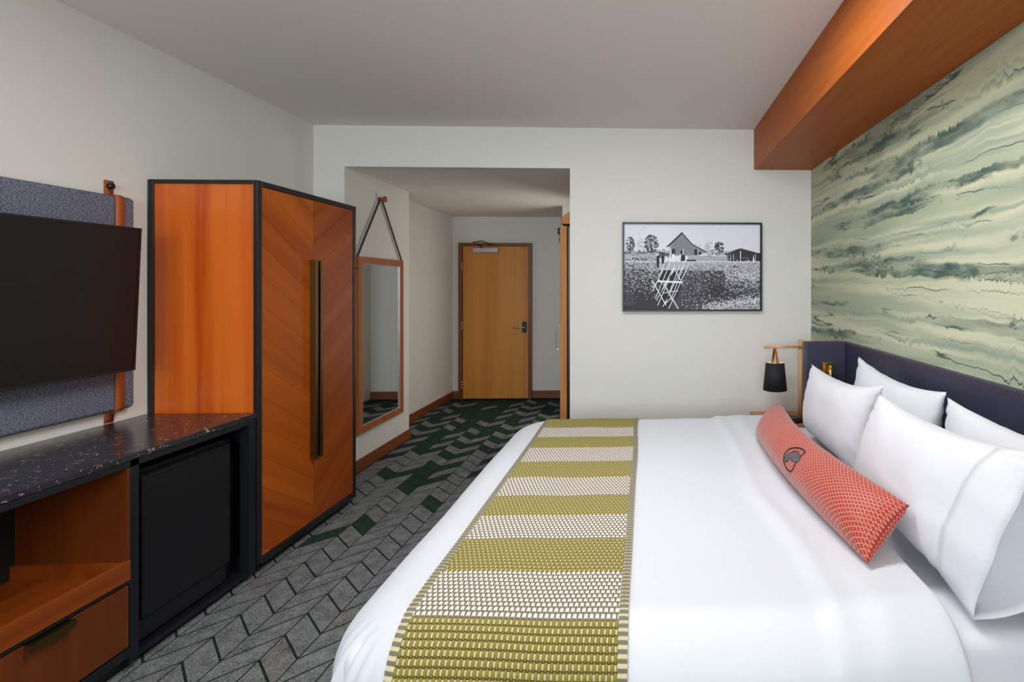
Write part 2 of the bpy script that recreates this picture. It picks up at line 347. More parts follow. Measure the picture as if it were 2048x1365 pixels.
# floor: dark line base with raised carpet shapes on it
bm=bmesh.new(); addbox(bm,HL-T,XR+T,YN-T,YD+T,-.05,0)
W=.157; X0=-1.780; Y0=2.403; g1=.0035; g2=.007
darkpts=[(-1.866,3.505),(-1.86,4.136),(-1.561,3.813),(-1.853,4.458),(-2.039,3.364),(-2.165,4.462)]
rnd=random.Random(11)
def cellrows():
    for k in range(-6,21):
        xl=X0+W*k; xr=xl+W
        sq=(k%2!=0)       # squares row: ticks run towards the viewer going right; long rows the other way
        for n in range(-40,34):
            yl=Y0+W*n; yr=yl-W if sq else yl
            if not sq: yl=yl-W; 
            yield k,n,xl,xr,yl,yr,sq
for k,n,xl,xr,yl,yr,sq in cellrows():
    cx=(xl+xr)/2; cy=(yl+yr)/2+W/2
    if cx>XR-.05 or cx<HL+.0 or cy>YD-.12 or cy<YN+.1: continue
    if cy>YW-.15 and (cx>-.55): continue
    if cx<XO0 and YW-.1<cy<YM+.1: continue
    xa,xb=max(xl+g1,HL),min(xr-g1,XR)
    slope=(yr-yl)/W
    ya=yl+slope*(xa-xl); yb=yl+slope*(xb-xl)
    d=any(abs(cx-p[0])<W/2 and abs(cy-p[1])<W/2 for p in darkpts)
    r=rnd.random(); far=(cy-3.95+.35*(cx+1.8))/1.35
    if not d and cy>4.15:
        if (n+(k//2)+(k%2))%2==0: d = r<min(1,.35+far*.8)
        else: d = r<max(0,(cy-5.0)*.16)
    mi=2 if d else (1 if not (r*7%1<.12) else 3)
    v=[bm.verts.new((xa,ya+g2,.0015)),bm.verts.new((xb,yb+g2,.0015)),bm.verts.new((xb,yb+W-g2,.0015)),bm.verts.new((xa,ya+W-g2,.0015))]
    lo=[bm.verts.new((q.co.x,q.co.y,0)) for q in v]
    f=bm.faces.new(v); f.material_index=mi
    for i in range(4):
        f=bm.faces.new((v[i],v[(i+1)%4],lo[(i+1)%4],lo[i])); f.material_index=mi
struct(finish('floor',bm,[M['carpetline'],M['carpetlight'],M['carpetdark'],M['carpetwarm']]),'carpet of grey and dark green chevron cells')
BH=.105
def baseb(name,b,m): return struct(box(name,b,M[m],bev=.003))
baseb('baseboard_mirror',(XO0,XO0+.014,YW,YM,0,BH),'base')
baseb('baseboard_mirror_return',(HL,XO0+.014,YM,YM+.014,0,BH),'baseX')
baseb('baseboard_hall_left',(HL,HL+.014,YM+.014,YD-.014,0,BH),'base')
boxb=struct(boxes('baseboard_entrance',[(HL,-2.589,YD-.014,YD,0,BH),(-1.585,-1.0,YD-.014,YD,0,BH)],M['baseX']))
baseb('baseboard_far',(XO1,XR,YW-.014,YW,0,BH),'baseX')
baseb('baseboard_left',(XL,XL+.014,YN,1.2,0,BH),'base')
baseb('baseboard_right',(XR-.014,XR,YN,1.15,0,BH),'base')

# ------------------------------------------------------------------ entrance door
door=bpy.data.objects.new('door_1',None); C.objects.link(door); door.location=(-2.085,YD,0)
tag(door,'plain wooden entrance door at the end of the hall','door',kind='structure')
box('door_leaf',(-2.534,-1.634,YD-.045,YD-.003,.006,2.127),M['doorwood'],door,.002)
boxes('door_frame',[(-2.589,-2.537,YD-.07,YD,0,2.17),(-1.631,-1.585,YD-.07,YD,0,2.17),(-2.537,-1.631,YD-.07,YD,2.13,2.17)],M['jamb'],door,.002)
for z in (1.85,1.02,.2):
    h=bmesh.new(); o=wloc(door)
    for i in range(3): addcyl(h,Vector((-2.538,YD-.075,z-.055+i*.038))-o,Vector((-2.538,YD-.075,z-.02+i*.038))-o,.009,.009,10)
    finish('hinge',h,M['chrome'],door,True)
cl=box('door_closer',(-2.376,-2.035,YD-.11,YD-.046,2.035,2.098),M['closer'],door,.006,2)
tag(cl,'silver box closer with a folding arm')
arm=bmesh.new(); o=wloc(cl)
addtube(arm,[Vector(p)-o for p in ((-2.27,YD-.08,2.098),(-2.27,YD-.08,2.125))],.014)
addtube(arm,[Vector(p)-o for p in ((-2.27,YD-.09,2.125),(-2.36,YD-.16,2.165))],.007)
addtube(arm,[Vector(p)-o for p in ((-2.36,YD-.16,2.168),(-2.24,YD-.17,2.19),(-2.14,YD-.075,2.15))],.007)
addtube(arm,[Vector(p)-o for p in ((-2.15,YD-.08,2.13),(-2.15,YD-.08,2.16))],.016)
finish('closer_arm',arm,M['brassdark'],cl,True)
lk=box('lock_plate',(-1.715,-1.655,YD-.06,YD-.046,.925,1.075),M['black'],door,.006,2)
hb=bmesh.new(); o=wloc(lk)
addcyl(hb,Vector((-1.685,YD-.06,.995))-o,Vector((-1.685,YD-.10,.995))-o,.018,.015,16)
addtube(hb,[Vector(p)-o for p in ((-1.685,YD-.10,.997),(-1.72,YD-.105,.998),(-1.78,YD-.10,.992),(-1.825,YD-.095,.994))],.010)
finish('lever_handle',hb,M['chrome'],lk,True)

# ------------------------------------------------------------------ sliding barn door to the bathroom
bd=bpy.data.objects.new('door_2',None); C.objects.link(bd); bd.location=(-.72,5.1,0)
tag(bd,'thick wooden sliding door seen edge-on at the hall opening','door',kind='structure')
box('door_leaf',(-.75,-.690,4.6,5.6,.02,2.10),M['barn'],bd,.002)
prism('track_cover',[(-.745,2.118),(-.622,2.118),(-.622,2.222),(-.668,2.222),(-.745,2.17)],'Y',4.58,5.75,M['barn'],bd,.002)
rl=boxes('roller_bracket',[(-.760,-.752,4.62,4.70,1.96,2.10)],M['black'],bd,.001)
cyl('roller_wheel',(-.776,4.66,2.06),(-.760,4.66,2.06),.03,.03,M['black'],rl)
cyl('bolt',(-.772,4.66,1.985),(-.760,4.66,1.985),.01,.01,M['brassdark'],rl)
hp=[(-.752,4.72,1.22)]
for a in range(0,91,30): hp.append((-.785-.02*math.sin(R(a)),4.72,1.2+.02*math.cos(R(a))))
for a in range(90,181,30): hp.append((-.785-.02*math.sin(R(a)),4.72,1.02+.02*math.cos(R(a))))
hp.append((-.752,4.72,1.0))
tube('pull_handle',hp,.006,M['chrome'],bd)
struct(boxes('gap_shade_strips',[(-.684,-.622,4.62,4.66,0,2.1),(-.684,-.622,5.48,5.52,0,2.1)],M['blackflat']),'black strips standing in for the shaded gap behind the sliding door')  # no real jamb: black boxes paint the shadow in the gap

# ------------------------------------------------------------------ wardrobe
WX,WY0,WY1,WZ=-2.096,2.889,3.846,2.148
wd=thing('wardrobe','tall black-framed wardrobe with chevron veneer doors and orange wood side','wardrobe',((WX+XL)/2,(WY0+WY1)/2,0))
fr=.034; xb=XL+.006
boxes('carcass',[(xb,WX-.02,WY0+.012,WY1-.012,.09,.11),(xb,WX-.02,WY0+.012,WY1-.012,2.10,2.12),(xb,xb+.01,WY0+.02,WY1-.02,.11,2.10),(xb+.03,WX-.03,WY1-.02,WY1-.01,.1,2.12)],M['void'],wd)
boxes('frame',[(WX-.022,WX,WY0,WY0+fr,.05,WZ),(WX-.022,WX,WY1-fr*.8,WY1,.05,WZ),(WX-.05,WX,WY0+fr,WY1-fr*.8,WZ-.03,WZ),(WX-.05,WX,WY0+fr,WY1-fr*.8,.06,.088),
   (xb,xb+.028,WY0,WY0+fr,.05,WZ),(xb+.028,WX-.022,WY0,WY0+fr,WZ-.022,WZ),(xb,WX-.05,WY0+fr,WY1,WZ-.012,WZ),(xb,xb+.05,WY1-.03,WY1,.05,WZ),(xb,WX,WY0,WY1,.05,.062)],M['black'],wd,.0015)
box('plinth',(xb+.02,WX-.045,WY0+.02,WY1-.02,.0,.06),M['black'],wd)
box('side_panel',(xb+.02,WX-.02,WY0+.008,WY0+.02,.07,WZ-.012),M['ward_side'],wd)
ys=3.375; dz0,dz1=.092,2.116
def clip(poly,f):
    out=[]
    for i,p in enumerate(poly):
        q=poly[(i+1)%len(poly)]; a,b=f(p),f(q)
        if a>=0: out.append(p)
        if (a>=0)!=(b>=0):
            t=a/(a-b); out.append((p[0]+(q[0]-p[0])*t,p[1]+(q[1]-p[1])*t))
    return out
SL=.64; PIT=.1665
for side,(ya,yb) in enumerate(((WY0+fr+.002,ys-.0015),(ys+.0015,WY1-fr*.8-.002))):
    sgn=-1 if side==0 else 1
    d=bpy.data.objects.new('door',None); C.objects.link(d); d.parent=wd; d.location=Vector((WX-.012,(ya+yb)/2,0))-wd.location
    box('door_core',(WX-.03,WX-.012,ya,yb,dz0,dz1),M['cred'],d)
    zref=1.18+.004 # veneer joint height at the meeting stile
    for k in range(-12,12):
        c0=zref+k*PIT; gap=.0008 if k%2 else .0011
        poly=[(ya,dz0),(yb,dz0),(yb,dz1),(ya,dz1)]
        line=lambda p,c:(p[1]-(c+sgn*SL*(p[0]-ys)))
        poly=clip(poly,lambda p:line(p,c0+gap)); 
        if len(poly)>2: poly=clip(poly,lambda p:-line(p,c0+PIT-.0008))
        if len(poly)<3: continue
        dy=max(p[0] for p in poly)-min(p[0] for p in poly)
        if dy<.01: continue
        prism('veneer_strip',poly,'X',WX-.012,WX-.006,M['veneerL'] if side==0 else M['veneerR'],d)
    hy=ys-.036 if side==0 else ys+.014
    hn=boxes('pull_bar',[(WX-.006+.028,WX-.006+.036,hy,hy+.024,.485,1.735),(WX-.0055,WX+.024,hy+(0 if side==0 else .019),hy+(.005 if side==0 else .024),.485,1.735)],M['brassdark'],d,.001)
    tag(hn,'long dark brass pull')

# ------------------------------------------------------------------ credenza with minibar
CX=-2.100; CY1=2.882; CY0=.70; CZ=.889
cr=thing('media_cabinet','long black cabinet with flecked stone top, open wooden bay, drawer and minibar niche','cabinet',((CX+XL)/2,(CY0+CY1)/2,0))
box('stone_top',(XL+.004,CX+.004,CY0,CY1+.002,CZ-.026,CZ),M['stone'],cr,.002,2)
D0,D1=2.198,2.236
D2=1.50
boxes('frame',[(CX-.05,CX,CY1-.045,CY1,.03,CZ-.027),(CX-.55,CX,D0,D1,.03,CZ-.027),(CX-.05,CX,CY0,CY0+.04,.03,CZ-.027),(CX-.05,CX,CY0+.04,CY1-.045,CZ-.055,CZ-.027),
   (CX-.56,CX,CY0+.02,D0,.062,.098),(CX-.56,CX,CY0+.04,D0,.362,.372),(XL+.01,CX-.55,CY0,CY1,.03,CZ-.027),(CX-.55,CX-.01,CY1-.02,CY1,.03,CZ-.027),(CX-.55,CX-.012,D1,CY1-.02,.03,.05),(CX-.55,CX-.01,CY0,CY0+.02,.03,CZ-.027)],M['black'],cr,.001)
box('plinth',(XL+.03,CX-.04,CY0+.03,CY1-.03,0,.04),M['blackflat'],cr)
box('bay_side',(XL+.13,CX-.001,D0-.012,D0-.0005,.38,CZ-.057),M['credV'],cr)
box('bay_side',(XL+.14,CX-.001,CY0+.04,CY0+.052,.38,CZ-.057),M['credV'],cr)
box('shaded_bay_back',(XL+.13,XL+.14,CY0+.05,D0-.012,.38,CZ-.057),M['void'],cr)  # black colour stands in for shade deep in the wooden bay
tr=box('tray_front',(CX-.016,CX+.004,CY0+.056,D0-.001,.377,.458),M['cred'],cr,.001)
tag(tr,'raised wooden tray lip')
box('tray_side',(XL+.14,CX-.016,D0-.03,D0-.012,.398,.452),M['cred'],tr)
box('tray_side',(XL+.14,CX-.016,CY0+.056,CY0+.07,.398,.452),M['cred'],tr)
box('tray_bottom',(XL+.14,CX-.016,CY0+.07,D0-.03,.38,.398),M['cred'],tr)
def drawer(y0,y1,h0):
    dr=box('drawer',(CX-.018,CX-.001,y0,y1,.106,.356),M['credV'],cr,.001)
    prism('pull',[(CX-.012,.358),(CX+.026,.358),(CX+.026,.332),(CX+.023,.332),(CX+.023,.3555),(CX-.012,.3555)],'Y',h0,h0+.14,M['brassdark'],dr)
    return dr
drawer(1.506,D0-.004,1.836); drawer(CY0+.05,1.500,1.03)
# minibar stands in the niche
mb=thing('minibar','black minibar fridge in the niche of the black cabinet','fridge',(CX-.25,(D1+CY1-.045)/2,.05))
box('body',(CX-.48,CX-.075,D1+.03,CY1-.075,.055,.785),M['blackflat'],mb,.004)
md=box('fridge_door',(CX-.072,CX-.03,D1+.045,CY1-.13,.160,.765),M['blackflat'],mb,.006,2)
box('kick_grille',(CX-.07,CX-.05,D1+.05,CY1-.135,.062,.15),M['black'],mb,.002)
box('door_handle',(CX-.034,CX-.026,D1+.05,CY1-.135,.752,.762),M['chrome'],md,.002).data.materials[0]=M['tvbody']

# ------------------------------------------------------------------ felt wall panel, leather straps
fp=thing('felt_panel','grey-blue felt wall panel hung on tan leather straps behind the television','wall panel',(XL+.03,2.0,.95))
box('felt_pad',(XL+.012,-2.622,1.28,2.775,.952,2.024),M['felt'],fp,.022,4,True)
for y in (2.667,1.38):
    st=bmesh.new(); o=wloc(fp)
    prof=[(XL+.003,2.10),(XL+.003,2.03),(XL+.008,2.028),(XL+.02,2.029),(-2.640,2.029),(-2.626,2.024),(-2.617,2.008),(-2.617,.968),(-2.626,.952),(-2.640,.947),(XL+.02,.947),(XL+.006,.93),(XL+.003,.893)]
    th=.004; vs=[]
    for i,(x,z) in enumerate(prof):
        vs.append([st.verts.new(Vector((x,yy,z))-o) for yy in (y,y+.045)])
    for a,b in zip(vs,vs[1:]): st.faces.new((a[0],a[1],b[1],b[0]))
    s=finish('strap',st,M['leather'],fp,True); md_=s.modifiers.new('thick','SOLIDIFY'); md_.thickness=.003; md_.offset=0
    cyl('peg',(XL+.004,y+.022,2.072),(XL+.022,y+.022,2.072),.013,.015,M['black'],s)

# ------------------------------------------------------------------ television (tilted down a little)
tv=thing('television','large flat black wall television tilted slightly down over the felt panel','television',(-2.53,2.05,1.51))
def tvbox(name,hx0,hx1,y0,y1,z0,z1,m,par,bev=0):
    bm=bmesh.new(); addbox(bm,hx0,hx1,y0,y1,z0,z1,bev)
    a=math.atan(.031/.70)
    bmesh.ops.rotate(bm,verts=bm.verts,cent=(0,0,0),matrix=Matrix.Rotation(a,3,'Y'))
    return finish(name,bm,m,par)
hw=.61;hh=.35
tvbox('casing',-.004,.026,-hw,hw,-hh,hh,M['tvbody'],tv,.004)
tvbox('screen',.0262,.0275,-hw+.010,hw-.010,-hh+.014,hh-.010,M['screen'],tv)
tvbox('bezel',.026,.030,hw-.010,hw,-hh,hh,M['tvbody'],tv)
tvbox('bezel',.026,.030,-hw,-hw+.010,-hh,hh,M['tvbody'],tv)
tvbox('bezel',.026,.030,-hw+.010,hw-.010,-hh,-hh+.014,M['tvbody'],tv)
tvbox('bezel',.026,.030,-hw+.010,hw-.010,hh-.010,hh,M['tvbody'],tv)
tvbox('rear_housing',-.03,-.004,-.42,.42,-.28,.12,M['tvbody'],tv,.008)
box('wall_mount',(-2.616,-2.555,1.95,2.15,1.41,1.56),M['black'],tv)

# ------------------------------------------------------------------ hanging mirror
mx0,my0,my1,mz0,mz1=XO0+.004,4.434,5.241,.325,1.822
mi=thing('hanging_mirror','tall wood-framed mirror hung by a dark strap beside the wardrobe','mirror',(XO0,4.84,.325))
fw=.068;mt=XO0+.036
boxes('frame',[(mx0,mt,my0,my0+fw,mz0,mz1),(mx0,mt,my1-fw,my1,mz0,mz1),(mx0,mt,my0+fw,my1-fw,mz0,mz0+fw*.85),(mx0,mt,my0+fw,my1-fw,mz1-fw*.85,mz1)],M['mirframe'],mi,.002)
box('mirror_glass',(mx0,mt-.012,my0+fw-.002,my1-fw+.002,mz0+fw*.85-.002,mz1-fw*.85+.002),M['mirror'],mi)
e=.004;ga=my0+fw;gb=my1-fw;gc=mz0+fw*.85;gd=mz1-fw*.85
boxes('edging',[(mt-.012,mt-.002,ga,ga+e,gc,gd),(mt-.012,mt-.002,gb-e,gb,gc,gd),(mt-.012,mt-.002,ga+e,gb-e,gc,gc+e),(mt-.012,mt-.002,ga+e,gb-e,gd-e,gd)],M['closer'],mi)
def strapseg(bm,a,b,w,t,o):
    a=Vector(a)-o;b=Vector(b)-o;d=(b-a).normalized();n=Vector((1,0,0));s=d.cross(n).normalized()
    vs=[bm.verts.new(p+s*i*w/2+n*j*t/2) for p in (a,b) for i,j in((-1,-1),(1,-1),(1,1),(-1,1))]
    for f in((0,1,2,3),(7,6,5,4),(0,4,5,1),(1,5,6,2),(2,6,7,3),(3,7,4,0)): bm.faces.new([vs[i] for i in f])
for ya,yb in((my0+.008,4.815),(my1-.008,4.85)):
    sb=bmesh.new(); strapseg(sb,(XO0+.02,ya,mz1-.0),(XO0+.02,yb,2.36),.022,.005,wloc(mi)); finish('hanging_strap',sb,M['strapdark'],mi)
pg=cyl('peg',(XO0+.001,4.832,2.365),(XO0+.05,4.832,2.365),.018,.018,M['peg'],mi)
cyl('peg_cap',(XO0+.05,4.832,2.365),(XO0+.062,4.832,2.365),.027,.027,M['peg'],pg)
tube('strap_loop',[(XO0+.02,my0-.003,1.79),(XO0+.02,my0-.02,1.77),(XO0+.02,my0-.018,1.735),(XO0+.02,my0-.003,1.715)],.004,M['brassdark'],mi)

# ------------------------------------------------------------------ framed photograph
px0,px1,pz0,pz1=-.189,.960,1.366,2.096
pic=thing('framed_photograph','black framed monochrome photograph of a gabled barn above a brushy slope','picture',((px0+px1)/2,YW,1.366))
f=.0145
boxes('frame',[(px0,px0+f,YW-.045,YW-.001,pz0,pz1),(px1-f,px1,YW-.045,YW-.001,pz0,pz1),(px0+f,px1-f,YW-.045,YW-.001,pz0,pz0+f),(px0+f,px1-f,YW-.045,YW-.001,pz1-f,pz1)],M['black'],pic,.0015)
pm=[mat('print_sky',srgb(226,229,238),.6,noise_amt=.03,nscale=6),mat('print_white',srgb(240,242,248),.6),mat('print_grey',srgb(140,141,148),.6,noise_amt=.3,nscale=60),
    mat('print_dark',srgb(44,42,50),.6),mat('print_mid',srgb(62,62,70),.6,noise_amt=.35,nscale=40),mat('print_black',srgb(24,23,28),.6),mat('print_pale',srgb(180,183,192),.6,noise_amt=.15,nscale=40)]
pb=bmesh.new(); po=wloc(pic)
ZX0,ZX1,ZY0,ZY1=82,1938,86,1262   # extent of the print in drawing units
def pp(x,y,l):
    X=px0+f*.6+(x-ZX0)/(ZX1-ZX0)*(px1-px0-1.2*f); Z=pz1-f*.6-(y-ZY0)/(ZY1-ZY0)*(pz1-pz0-1.2*f)
    return Vector((X,YW-.022-l*.00025,Z))-po
def poly(pts,mi_,l):
    vs=[pb.verts.new(pp(x,y,l)) for x,y in pts]; fc=pb.faces.new(vs); fc.material_index=mi_
def lin(x0,y0,x1,y1,w_,mi_,l):
    d=math.hypot(x1-x0,y1-y0); nx,ny=-(y1-y0)/d*w_/2,(x1-x0)/d*w_/2
    poly([(x0+nx,y0+ny),(x1+nx,y1+ny),(x1-nx,y1-ny),(x0-nx,y0-ny)],mi_,l)
pr_=random.Random(3)
def dabs(n,fx,sz,mis,l,ang=None):
    for _ in range(n):
        x,y=fx(); s=sz*(.5+pr_.random()); a=(pr_.random()*PI if ang is None else ang+pr_.uniform(-.5,.5))
        dx,dy=math.cos(a)*s,math.sin(a)*s; k=.35
        if not(ZX0+s<x<ZX1-s and ZY0+s<y<ZY1-s): continue
        poly([(x-dx,y-dy),(x+dy*k,y-dx*k),(x+dx,y+dy),(x-dy*k,y+dx*k)],pr_.choice(mis),l+pr_.random()*.5)
poly([(ZX0,ZY0),(ZX1,ZY0),(ZX1,ZY1),(ZX0,ZY1)],0,0)
poly([(ZX0,600),(ZX1,600),(ZX1,ZY1),(ZX0,ZY1)],6,1)                     # ground
poly([(ZX0,720),(180,700),(520,740),(900,720),(1450,730),(1620,820),(ZX1,860),(ZX1,1120),(1500,1140),(1250,1262),(ZX0,ZY1)],4,2)   # brush
poly([(ZX0,1000),(200,1010),(220,760),(300,700),(500,730),(520,1000),(600,1262),(ZX0,ZY1)],3,3)
poly([(ZX0,1000),(215,1010),(230,1200),(ZX0,1200)],4,3.5)
poly([(560,720),(900,720),(880,880),(800,1100),(620,1262),(520,1000)],5,3.2)
# fence and pale planks
poly([(ZX0,480),(520,480),(520,600),(ZX0,600)],6,1.5)
for i in range(22): lin(100+i*20,482,100+i*20+pr_.uniform(-4,4),585,4,2,2)
poly([(950,520),(1470,530),(1470,605),(950,605)],6,2)
for i in range(26): lin(960+i*20,525,960+i*20,600,3,2,2.4)
poly([(930,575),(1060,575),(1060,606),(930,606)],3,2.6)
# barn
poly([(700,400),(870,215),(1010,360),(1210,470),(1090,520),(700,520)],2,3)
for i in range(9): lin(720+max(0,7-i)*9,300+i*24,1000+i*14 if i>2 else 940+i*20,300+i*24,3,4,3.3)
poly([(655,400),(868,200),(875,222),(700,395),(665,408)],3,3.6)
poly([(868,200),(1015,365),(1215,470),(1190,475),(1005,372),(865,220)],3,3.6)
lin(662,392,866,196,7,1,3.9); lin(872,196,1018,358,7,1,3.9); lin(1018,358,1210,464,6,1,3.9)
poly([(730,430),(778,430),(778,520),(730,520)],5,3.7); lin(722,425,722,520,7,1,3.8)
poly([(850,450),(880,450),(880,500),(850,500)],5,3.8); lin(884,430,884,520,8,1,3.8); lin(710,400,710,520,6,1,3.8)
poly([(1035,435),(1078,435),(1078,510),(1035,510)],5,3.7); poly([(1095,470),(1125,465),(1130,505),(1095,510)],5,3.7); lin(1086,440,1086,515,6,1,3.8); lin(1112,360,1112,410,4,4,1)
# open shed
poly([(1450,500),(1660,425),(1900,490),(1938,475),(1938,595),(1860,598),(1480,598),(1475,520)],3,3)
lin(1400,500,1662,424,7,5,3.4); lin(1662,420,1905,488,7,5,3.4); lin(1405,494,1660,416,4,1,3.5); lin(1668,416,1900,480,4,1,3.5)
for x_ in (1492,1530,1572,1868): lin(x_,500,x_,598,9,6,3.6)
lin(1664,455,1664,596,11,1,3.8); poly([(1760,598),(1770,560),(1782,598)],6,3.7); poly([(1830,598),(1840,510),(1858,598)],1,3.7); poly([(1612,596),(1620,565),(1630,596)],6,3.7)
lin(ZX0,603,ZX1,603,8,1,3.2)
# trees
def disc(cx,cy,rx,ry): 
    def g():
        a=pr_.random()*2*PI; r=math.sqrt(pr_.random()); return cx+rx*r*math.cos(a),cy+ry*r*math.sin(a)
    return g
for (cx_,cy_,rx,ry,nn) in ((175,370,60,100,120),(455,360,95,120,260),(1375,415,65,80,130)):
    lin(cx_,cy_,cx_+5,490,9,3,1.8); dabs(nn,disc(cx_,cy_,rx,ry),15,[3,5,3,4],2)
dabs(60,disc(310,380,45,100),12,[6,6,2],1.4); dabs(60,disc(1230,410,60,80),14,[6,2],1.4)
dabs(240,lambda:(pr_.uniform(90,560),pr_.gauss(480,14)),11,[3,5,4,6],2.5)
dabs(160,lambda:(pr_.uniform(1180,1480),pr_.gauss(490,22)),12,[3,6,4,1],2.5)
dabs(160,lambda:(pr_.uniform(560,730),pr_.gauss(500,22)),12,[3,5,4],2.5)
dabs(300,lambda:(pr_.uniform(90,520),pr_.gauss(575,14)),10,[3,4,1],2.6)
# brush texture
dabs(900,lambda:(pr_.uniform(90,560),pr_.uniform(620,820)),9,[1,3,5,6,3],4)
dabs(1500,lambda:(pr_.uniform(90,560),pr_.gauss(840,110)),9,[1,3,5,5,6,3],4)
dabs(4200,lambda:(pr_.uniform(860,1930),pr_.uniform(690,1250)),9,[1,3,5,5,6,3],4)
dabs(1200,lambda:(pr_.uniform(1450,1930),pr_.gauss(800,90)),9,[1,6,3,1],4.3)
dabs(900,lambda:(pr_.uniform(950,1930),pr_.gauss(680,30)),9,[1,6,2,3],4.3)
dabs(900,lambda:((lambda t:(1150+t*780,1240-t*130+pr_.gauss(0,34)))(pr_.random())),11,[1,1,6,3],4.4)
poly([(1545,680),(1580,652),(1640,660),(1640,684)],3,4.6)
dabs(500,lambda:(pr_.gauss(1350,90),pr_.gauss(980,70)),11,[5,5,3],4.5)
# people at the top of the chute and the poles
for x_,y_,h_ in ((545,520,170),(610,515,120)): poly([(x_-22,y_+20),(x_,y_-8),(x_+22,y_+18),(x_+20,y_+h_*.6),(x_+8,y_+h_),(x_-14,y_+h_*.95)],5,5)
poly([(735,510),(755,490),(775,520),(770,580),(725,590)],1,5); poly([(860,520),(885,505),(910,520),(912,590),(850,600)],5,5)
for a_ in ((728,485,470,1010),(752,520,508,1110),(850,500,525,1130),(800,600,540,1200),(935,560,612,1215),(970,620,690,1240),(840,650,640,1180),(780,690,560,1060),(700,560,500,900),(640,640,470,960),(900,640,720,1120)):
    lin(*a_,9,1,5.5)
lin(470,860,655,1200,11,1,6); lin(540,870,880,885,24,1,5.8); lin(620,900,820,1245,24,6,5.2); lin(545,840,600,900,22,6,5.2); lin(620,1030,820,1000,8,1,5.8); lin(770,700,850,860,10,1,5.6); lin(640,1180,730,1090,10,1,5.9); lin(700,1010,720,1100,16,6,5.9)
for t_ in ((1370,170),(1478,192),(203,232)): poly([(t_[0]-5,t_[1]),(t_[0],t_[1]-5),(t_[0]+5,t_[1]),(t_[0],t_[1]+5)],3,1)
for a_ in ((352,130,344,150),(330,172,318,190),(298,205,286,218)): lin(*a_,5,2,1)
lin(1700,770,1890,900,4,6,5); lin(1800,890,1890,975,4,6,5); lin(1790,880,1760,1050,3,6,5)
me=bpy.data.meshes.new('photo_print'); pb.to_mesh(me); pb.free()
for x in pm: me.materials.append(x)
po_=bpy.data.objects.new('photo_print',me); C.objects.link(po_); po_.parent=pic
box('backing_board',(px0+f,px1-f,YW-.021,YW-.004,pz0+f,pz1-f),M['black'],pic)

# ------------------------------------------------------------------ headboard
hbX=1.338; hbT=1.196
hd=thing('headboard','winged navy leather headboard with red stitching against the papered wall','headboard',(1.3,2.35,0))
box('back_panel',(hbX,XR-.003,1.14,3.500,.25,hbT),M['navy'],hd,.006,2,False)
for y0,y1 in((3.424,3.500),(1.14,1.214)):
    wg=box('wing',(1.066,hbX,y0,y1,.05,hbT+.004),M['navy'],hd,.008,3)
def stitches(name,p0,p1,n,wd_,par,up):
    bm=bmesh.new(); o=wloc(par); p0=Vector(p0);p1=Vector(p1); d=(p1-p0)
    for i in range(n):
        a=p0+d*(i/n)+up*(wd_ if i%2 else -wd_); b=p0+d*((i+1)/n)+up*(-wd_ if i%2 else wd_)
        addtube(bm,[a-o,b-o],.0011,4)
    s=finish(name,bm,M['redthread'],par); s['kind']='stuff'; return s
stitches('stitching',(hbX-.001,1.22,hbT-.02),(hbX-.001,3.41,hbT-.02),300,.003,hd,Vector((0,0,1)))
stitches('stitching',(1.073,3.423,hbT-.016),(hbX-.02,3.423,hbT-.016),40,.002,hd,Vector((0,0,1)))
stitches('stitching',(1.087,3.423,.72),(1.087,3.423,hbT-.016),60,.002,hd,Vector((1,0,0)))
# reading light on the wing
rd=thing('reading_light','small brass reading light on the far headboard wing','lamp',(1.211,3.424,1.0))
box('back_plate',(1.177,1.245,3.414,3.4235,.945,1.068),M['brass'],rd,.004,2)
cyl('lamp_head',(1.215,3.375,.93),(1.215,3.375,1.04),.017,.017,M['brass'],rd)
bmesh_s=bmesh.new(); bmesh.ops.create_uvsphere(bmesh_s,u_segments=16,v_segments=8,radius=.017,matrix=Matrix.Translation(Vector((1.215,3.375,1.04))-wloc(rd)))
finish('lamp_cap',bmesh_s,M['brass'],rd,True)
cyl('swivel',(1.215,3.392,1.0),(1.215,3.414,1.0),.007,.007,M['brassdark'],rd)

# ------------------------------------------------------------------ nightstand and lamp
ns=thing('nightstand','low orange wood nightstand between bed and far wall','nightstand',(1.11,3.92,0))
NZ=.540
box('top',(.86,1.36,3.62,4.255,NZ-.025,NZ),M['night'],ns,.003)
box('body',(.90,1.34,3.64,4.24,.28,NZ-.025),M['night'],ns,.003)
nd_=box('drawer',(.888,.90,3.66,4.22,.30,NZ-.035),M['night'],ns,.002)
box('pull',(.872,.888,3.88,4.0,.42,.43),M['brassdark'],nd_)
for x in(.92,1.32):
    for y in(3.66,4.22): box('leg',(x-.015,x+.015,y-.015,y+.015,0,.28),M['black'],ns)
lp=thing('table_lamp','wooden post table lamp with black shade hung from its arm','lamp',(1.14,3.95,NZ))
cyl('base',(1.13,3.95,NZ+.001),(1.13,3.95,NZ+.02),.085,.085,M['black'],lp,32)
cyl('post',(1.187,3.95,NZ+.02),(1.187,3.95,1.162),.0175,.0155,M['ash'],lp,20)
cyl('arm',(.902,3.928,1.107),(1.222,3.928,1.112),.010,.010,M['ash'],lp,16)
sh=bmesh.new(); o=wloc(lp); c0=Vector((.985,3.925,0))-o
rings=[]
for r_,z_ in ((.0905,.782),(.0695,.992),(.0680,.992),(.089,.782)):
    rings.append([sh.verts.new(c0+Vector((r_*math.cos(2*PI*k/48),r_*math.sin(2*PI*k/48),z_))) for k in range(48)])
for i in range(4):
    a=rings[i];b=rings[(i+1)%4]
    for k in range(48):
        fc=sh.faces.new((a[k],a[(k+1)%48],b[(k+1)%48],b[k])); fc.material_index=1 if i in(1,2) else 0
